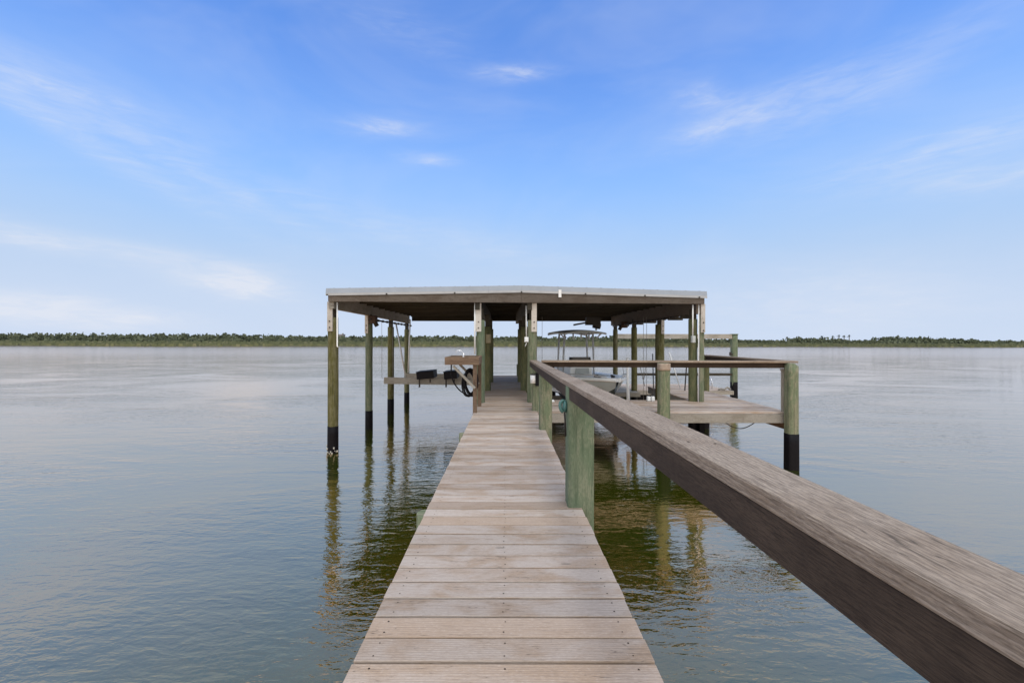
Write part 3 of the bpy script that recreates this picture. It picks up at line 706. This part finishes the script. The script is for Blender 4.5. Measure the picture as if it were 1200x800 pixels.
# ------------------------------------------------------------------ boat
boat = thing('boat', 'small white centre-console boat with a canvas top raised on the lift', 'boat', (2.3, 12.8, -.5))
bow = Vector((2.57, 10.4, 0)); stern = Vector((1.66, 15.6, 0)); OFFW = 0.0; ax = (stern - bow).normalized(); sd_ = Vector((-ax.y, ax.x, 0))   # sd_: towards -x... right of boat
LB = (stern - bow).length
def B(s_, w_, z_): p = bow + ax * s_ + sd_ * (w_ + OFFW); return (p.x, p.y, z_)
sts = [(0, .03, .335, -.02, .02), (.35, .27, .325, -.26, .10), (.9, .56, .30, -.40, .30), (1.7, .84, .26, -.46, .55), (2.8, .98, .22, -.49, .76), (4.0, 1.0, .19, -.49, .84), (LB, 1.02, .19, -.48, .86)]
mb = MB(); rings = []
for s_, hb, sh, ke, ch in sts:
    rake = -.0
    zc = ke + (sh - ke) * .42
    half = [(0, ke), (ch * .5, lerp(ke, zc, .35)), (ch, zc), (lerp(ch, hb, .7), lerp(zc, sh, .55)), (hb, sh)]
    sk = .35 if s_ == 0 else 0
    ring = []
    for w_, z_ in [(-a, c) for a, c in half[::-1]] + half[1:]:
        ring.append(B(s_ + (.55 * (sh - z_) if s_ < .1 else .2 * (sh - z_) if s_ < .5 else 0), w_, z_))
    rings.append(ring)
n = len(rings[0])
for r0, r1 in zip(rings, rings[1:]):
    for k in range(n - 1):
        if k in (0, 1, n - 3, n - 2): mb.poly([r0[k], r0[k + 1], r1[k + 1], r1[k]], .5, True)
mb.poly(rings[-1], .5)
hu = mb.build('hull', 'hull', boat)
mb = MB()
for r0, r1 in zip(rings, rings[1:]):
    for k in range(2, n - 3): mb.poly([r0[k], r0[k + 1], r1[k + 1], r1[k]], .5, True)
M['bottom'] = plain('bottom_shade', (.045, .055, .05), .6, 0, .3, 3)  # dark colour stands in for the shade on the lower hull
mb.build('shaded_bottom', 'bottom', hu)
# gunwale and decks
mb = MB()
for sgn in (-1, 1): mb.tube([B(s_, sgn * hb, sh - .01) for s_, hb, sh, ke, ch in sts], .05, 10)
mb.build('rub_rail', 'gelcoat', boat)
mb = MB()
for (s0, h0, z0, _, _), (s1, h1, z1, _, _) in zip(sts, sts[1:]):
    if s1 < 1.8: mb.poly([B(s0, -h0, z0 + .02), B(s0, h0, z0 + .02), B(s1, h1, z1 + .02), B(s1, -h1, z1 + .02)], .5)
    else:
        for sg in (-1, 1):
            i0, i1 = h0 - .18, h1 - .18
            mb.poly([B(s0, sg * h0, z0 + .02), B(s1, sg * h1, z1 + .02), B(s1, sg * i1, z1 + .02), B(s0, sg * i0, z0 + .02)], .5)
            mb.poly([B(s0, sg * i0, z0 + .02), B(s1, sg * i1, z1 + .02), B(s1, sg * i1, -.22), B(s0, sg * i0, -.22)], .5)
mb.poly([B(1.6, -.62, -.2), B(1.6, .62, -.2), B(LB - .05, .84, -.2), B(LB - .05, -.84, -.2)], .5)
mb.build('deck', 'gelcoat', boat)
mb = MB()
for sg in (-1, 1): mb.tube([B(.2, sg * .2, .38), B(.5, sg * .5, .42), B(1.1, sg * .78, .40), B(1.9, sg * .95, .30)], .014, 6)
mb.build('bow_rail', 'alu', boat)
mb = MB()
for s_, w_, r_ in ((.5, -.1, .05), (.75, .2, .04), (.95, -.35, .05), (1.2, .1, .06), (1.3, -.5, .04), (.7, .38, .03)):
    mb = MB(); p = B(s_, w_ * .8, .32); mb.pile(p[0], p[1], .31, .31 + r_, r_, 8); mb.build('deck_fitting', 'dark', boat)
# console
def bbox(m_, s0, s1, w0, w1, z0, z1, top_in=0.0):
    i = [B(s0, w0, z0), B(s0, w1, z0), B(s1, w1, z0), B(s1, w0, z0), B(s0 + top_in, w0 + .03, z1), B(s0 + top_in, w1 - .03, z1), B(s1, w1 - .03, z1), B(s1, w0 + .03, z1)]
    for q in ((3, 2, 1, 0), (4, 5, 6, 7), (0, 1, 5, 4), (1, 2, 6, 5), (2, 3, 7, 6), (3, 0, 4, 7)): m_.poly([i[k] for k in q], .5)
CS = 2.95; OFFW = -.14
mb = MB(); bbox(mb, CS, CS + .7, -.36, .36, -.2, .52, .06); con = mb.build('console', 'gelcoat', boat, .02)
mb = MB(); bbox(mb, CS + .005, CS + .05, -.25, .20, .26, .43, .0); mb.build('console_panel', 'canvas', con)
mb = MB(); bbox(mb, CS - .42, CS - .02, -.26, .26, -.2, .22, .04); mb.build('console_seat', 'gelcoat', boat, .03)
mb = MB(); bbox(mb, CS + .12, CS + .16, -.36, .36, .525, .76, .10); mb.build('windscreen', 'screen', boat)
mb = MB(); bbox(mb, CS + 1.1, CS + 1.5, -.45, .45, -.2, .45, 0); mb.build('helm_seat', 'gelcoat', boat, .03)
# T-top
mb = MB(); TS = CS - .35; nU, nV = 10, 8; TZ = 1.545
def cano(u, v, dz): 
    w_ = -.73 + 1.46 * u; s_ = TS + 1.9 * v
    return B(s_, w_ * (1 - .12 * (2 * v - 1) ** 4), TZ + .05 - .07 * (2 * u - 1) ** 2 - .05 * (2 * v - 1) ** 2 + dz)
for dz, fl in ((0, 1), (-.05, 0)):
    for i in range(nU):
        for j in range(nV):
            q = [cano(i / nU, j / nV, dz), cano((i + 1) / nU, j / nV, dz), cano((i + 1) / nU, (j + 1) / nV, dz), cano(i / nU, (j + 1) / nV, dz)]
            mb.poly(q if fl else q[::-1], .5, True)
for i in range(nU):
    for v in (0, 1): mb.poly([cano(i / nU, v, 0), cano((i + 1) / nU, v, 0), cano((i + 1) / nU, v, -.05), cano(i / nU, v, -.05)], .5)
for j in range(nV):
    for u in (0, 1): mb.poly([cano(u, j / nV, 0), cano(u, (j + 1) / nV, 0), cano(u, (j + 1) / nV, -.05), cano(u, j / nV, -.05)], .5)
tt = mb.build('canvas_top', 'canvas', boat)
for sg in (-1, 1):
    for s0, s1 in ((CS + .30, TS + .62), (CS + .85, TS + 1.2)):
        mb = MB(); mb.tube([B(s0, sg * .50, -.2), B(s0, sg * .49, .6), B(s1, sg * .45, TZ - .08)], .03, 8); mb.build('top_leg', 'alu', boat)
    mb = MB(); mb.tube([B(TS + .45, sg * .50, TZ - .22), B(TS + .45, sg * .62, TZ - .10), B(TS + .45, sg * .68, TZ - .06)], .022, 8); mb.tube([B(TS + .2, sg * .6, TZ - .055), B(TS + 1.7, sg * .6, TZ - .055)], .02, 8); mb.build('top_frame', 'alu', boat)
mb = MB(); mb.tube([B(TS + .45, -.66, TZ - .07), B(TS + .45, .66, TZ - .07)], .018, 8); mb.build('top_frame', 'alu', boat)
for w_ in (-.25, 0, .25):
    mb = MB(); mb.tube([B(TS + .43, w_, TZ - .06), B(TS + .38, w_, TZ - .26)], .024, 8); mb.build('rod_holder', 'alu', tt)
mb = MB(); p = B(TS + .6, -.55, TZ + .03); mb.pile(p[0], p[1], p[2], p[2] + .07, .03, 8); mb.build('nav_light', 'white', tt)
mb = MB(); OFFW = 0.0; p0 = B(LB + .3, 0, 0); mb.pile(p0[0], p0[1], -.1, .55, .2, 14, square=.3); mb.pile(p0[0], p0[1], -1.0, -.1, .08, 10); mb.build('outboard_motor', 'black', boat)

# ------------------------------------------------------------------ timber table with tap
tb = thing('cleaning_table', 'brown timber fish-cleaning table jutting over the water from the walkway', 'table', (-.75, 8.0, 0))
tx0, tx1, ty0, ty1, tz = -1.095, -.505, 7.60, 8.45, .965
for a in ((tx0, tx1, ty0, ty0 + .038), (tx0, tx1, ty1 - .038, ty1)):
    mb = MB(); mb.box(a[0], a[1], a[2], a[3], tz - .135, tz, None); mb.build('apron', 'brown', tb, .004)
for a in ((tx0, tx0 + .038), (tx1 - .038, tx1)):
    mb = MB(); mb.box(a[0], a[1], ty0 + .039, ty1 - .039, tz - .135, tz - .003, None); mb.build('apron', 'brown', tb, .004)
mb = MB(); mb.box(tx0 + .04, tx1 - .04, ty0 + .04, ty1 - .04, tz - .07, tz - .035, .5); mb.build('table_top', 'gelcoat', tb)
mb = MB(); mb.box(-.615, -.545, 7.65, 7.69, -.19, tz - .137, .6); mb.build('leg', 'brown', tb, .004)
mb = MB(); mb.box(-.585, -.515, 8.40, 8.44, -.19, tz - .137, .6); mb.build('leg', 'brown', tb, .004)
mb = MB(); mb.bar((-.575, 7.62, .43), (-.95, 7.62, .81), .036, .10, .2, (0, 1, 0)); mb.build('brace', 'grey', tb, .003)
mb = MB(); mb.bar((-.56, 8.36, .43), (-.93, 8.36, .81), .036, .09, .2, (0, 1, 0)); mb.build('brace', 'grey', tb, .003)
mb = MB(); cx, cy = -.90, 8.25
mb.tube([(cx + .06, cy, .93), (cx + .06, cy, 1.01)], .016, 8); mb.tube([(cx + .06, cy, 1.0), (cx + .03, cy, 1.06), (cx - .04, cy - .02, 1.07), (cx - .08, cy - .03, 1.03)], .010, 8); mb.tube([(cx + .05, cy, 1.01), (cx + .09, cy, .995)], .012, 8)
mb.build('tap', 'chrome', tb)
# hose
hz = MB(); rh = random.Random(2)
pts = [(-1.0, 7.75, .83), (-1.0, 7.76, .66), (-.96, 7.76, .52), (-.86, 7.78, .38), (-.74, 7.8, .30), (-.64, 7.8, .27), (-.60, 7.8, .30)]
def smooth(P, n=8):
    P = [Vector(p) for p in P]; out = []
    for i in range(len(P) - 1):
        p0, p1, p2, p3 = P[max(i - 1, 0)], P[i], P[i + 1], P[min(i + 2, len(P) - 1)]
        for k in range(n):
            t = k / n; out.append(.5 * ((2 * p1) + (-p0 + p2) * t + (2 * p0 - 5 * p1 + 4 * p2 - p3) * t * t + (-p0 + 3 * p1 - 3 * p2 + p3) * t ** 3))
    out.append(P[-1]); return out
coil = list(pts)
for k in range(9):
    ox, oz, oy = rh.uniform(-.03, .03), rh.uniform(-.03, .03), 7.82 + k * .03
    for a in range(0, 8):
        th = -math.pi / 2 + a * math.pi / 4 + .3
        coil.append((-.69 + ox + .11 * math.cos(th), oy + rh.uniform(-.01, .01), .50 + oz + .22 * math.sin(th)))
hz.tube(smooth(coil, 5), .012, 7)
tag(hz.build('garden_hose', 'black'), 'black hose hanging in coils under the timber table', 'hose')

# lamp and teal hook
t = thing('dock_light', 'round white dock light with black back on the last handrail post', 'light', (.42, 7.8, .58))
mb = MB(); mb.tube([(.435, 7.83, .50), (.435, 7.83, .64)], .052, 14); mb.build('lens', 'white', t)
mb = MB(); mb.box(.475, .535, 7.78, 7.87, .45, .68, .5); mb.build('back_box', 'black', t, .008)
mb = MB(); mb.tube([(.435, 7.83, .64), (.435, 7.83, .66)], .05, 14); mb.build('cap', 'dark', t)
t = thing('hose_hook', 'teal plastic hook on the left face of the near green post', 'hook', (.42, 3.35, .74))
mb = MB(); mb.tube(smooth([(.434, 3.40, .775), (.415, 3.395, .783), (.398, 3.39, .768), (.394, 3.385, .742), (.402, 3.38, .715), (.416, 3.38, .70)], 5), .013, 10); mb.build('hook', 'teal', t)
mb = MB(); mb.tube([(.441, 3.39, .74), (.424, 3.39, .74), (.412, 3.39, .74)], [.045, .043, .02], 14); mb.build('base_plate', 'teal', t)
mb = MB(); mb.tube([(.425, 3.37, .70), (.430, 3.36, .62), (.434, 3.37, .52)], .007, 6); mb.build('cord', 'dark', t)

# ------------------------------------------------------------------ far frame, floating dock, ladder
fr = thing('end_railing', 'tall open frame of grey boards on a green pile behind the boathouse', 'railing', (6.5, 17.5, WATER_Z))
def FX(px, d=17.5): return (px - 596) * d / 520
mb = MB(); mb.box(FX(718), FX(856.8), 17.42, 17.46, 1.34, 1.525, .4); mb.build('top_board', 'grey', fr, .004)
mb = MB(); mb.box(FX(745), FX(857), 17.42, 17.46, -.11, -.01, .4); mb.build('lower_board', 'rafter', fr)
mb = MB(); mb.pile(FX(860.4), 17.52, -2.2, 1.50, .120, 20, .6, .1); p = mb.build('post', 'green', fr)
mb = MB(); mb.pile(FX(860.4), 17.52, 1.50, 1.535, .135, 20, .6, .1); mb.build('post_cap', 'green', p)
mb = MB(); mb.pile(FX(860.4), 17.52, -2.3, -.36, .126, 20, .6, .1); mb.build('pile_wrap', 'wrap', p)
mb = MB(); mb.box(FX(853.3), FX(855.4), 17.36, 17.42, .68, .82, .5); mb.build('bracket', 'dark', fr)
mb = MB(); mb.box(FX(853.3), FX(857.5), 17.385, 17.41, .73, .76, .5); mb.build('bracket', 'dark', fr)
fd = thing('floating_dock', 'low pale floating dock behind the boathouse slip', 'floating dock', (5, 15.8, WATER_Z))
mb = MB(); y = 14.75
while y < 16.9: mb.box(3.9, 7.42, y + .004, y + .146, -.42, -.395, rp.uniform(0, .5)); y += .15
mb.build('decking', 'deck', fd)
mb = MB(); mb.box(3.9, 7.42, 14.70, 14.745, -.53, -.40, .2); mb.build('rim_board', 'grey', fd)
mb = MB(); mb.box(7.425, 7.465, 14.70, 16.9, -.53, -.40, .2); mb.build('rim_board', 'grey', fd)
for x in (4.2, 5.3, 6.3): 
    mb = MB(); mb.box(x, x + .7, 14.9, 16.7, -1.1, -.54, .5); mb.build('float', 'black', fd, .03)
mb = MB(); mb.tube([(7.0, 14.8, -.39), (7.08, 14.8, -.34), (7.2, 14.8, -.36), (7.3, 14.8, -.29), (7.4, 14.8, -.36)], .035, 8); mb.build('rope', 'rope', fd)
x0 = 6.78
ld = thing('swim_ladder', 'small chrome swim ladder on the far floating dock', 'ladder', (6.9, 15.6, -.4))
for sx in (0, .17):
    mb = MB(); mb.tube(smooth([(x0 + sx * 1.1, 15.2, -.40), (x0 + sx * 1.1, 15.2, -.12), (x0 + sx * .9 + .02, 15.35, -.02), (x0 + sx, 15.75, -.05), (x0 + sx, 15.8, -.39)], 5), .016, 8); mb.build('side_rail', 'chrome', ld)
mb = MB(); mb.tube([(x0, 15.2, -.2), (x0 + .19, 15.2, -.2)], .014, 8); mb.build('rung', 'chrome', ld)
low = thing('low_dock', 'low grey landing behind the raised boat', 'dock', (3, 12.6, WATER_Z))
mb = MB(); y = 12.9
while y < 14.5: mb.box(2.35, 3.82, y + .004, y + .146, -.28, -.25, rp.uniform(0, .4)); y += .15
mb.build('decking', 'grey', low)
mb = MB(); mb.box(2.35, 3.82, 12.85, 12.895, -.37, -.255, .8); mb.build('rim_board', 'grey', low)
for x in (2.45, 3.6):
    mb = MB(); mb.pile(x, 13.6, -2.2, -.29, .08, 14); mb.build('pile', 'pile', low)

# poles, jugs and lines standing around the slip
def pole(name, label, cat, p, q, r, mat, grp=None):
    m_ = MB(); m_.tube([p, q], r, 8); return tag(m_.build(name, mat), label, cat, grp)
def PP(px, py, d): return ((px - 596) * d / 520, d, 1.24 - (py - 399.5) * d / 520)
G = 'thin poles and lines by the slip'
pole('boat_pole', 'dark pole leaning against the left of the thick slip pile', 'pole', (3.02, 9.22, .02), (3.62, 11.15, .92), .012, 'dark', G)
pole('boat_pole', 'white pole leaning over the right side decking', 'pole', (4.45, 11.5, .02), (4.20, 11.6, .95), .014, 'white', G)
pole('mooring_line', 'grey line falling leftward to the slip between two olive piles', 'line', PP(749, 424, 11.6), PP(755.5, 452, 11.6), .008, 'rope', G)
pole('mooring_line', 'grey line falling straight beside the crossing line in the slip', 'line', PP(757, 428, 11.6), PP(754.5, 444, 11.6), .008, 'rope', G)
pole('mooring_line', 'thin line right of the bow, between boat and white guide post', 'line', PP(729.5, 428, 12.6), PP(732, 444, 12.6), .007, 'rope', G)
m_ = MB(); m_.tube(smooth([(4.37, 11.0, .02), (4.40, 11.0, .45), (4.42, 11.0, .62), (4.50, 11.0, .68), (4.56, 11.0, .62)], 5), .016, 8)
tag(m_.build('hooked_pole', 'dark'), 'dark hooked pole standing on the side decking behind the right front posts', 'pole')
for px, lab in ((760.2, 'left one of two white plastic jugs on the platform edge'), (765, 'right one of two white plastic jugs on the platform edge')):
    x = (px - 596) * 9.2 / 520
    t = thing('plastic_jug', lab, 'jug', (x, 9.2, 0), 'white jugs on the platform')
    mb = MB(); mb.box(x - .034, x + .034, 9.16, 9.24, 0.0, .10, .5); mb.build('body', 'white', t, .012)
    mb = MB(); mb.tube([(x, 9.2, .10), (x, 9.2, .125)], .015, 8); mb.build('lid', 'dark', t)
mb = MB(); mb.box(.82, .93, 8.98, 9.1, 0.0, .045, .5); tag(mb.build('rag', 'white', None, .015), 'small crumpled white cloth on the platform behind the handrail posts', 'cloth')

for o in list(bpy.data.objects):
    if '_b' in o: del o['_b']
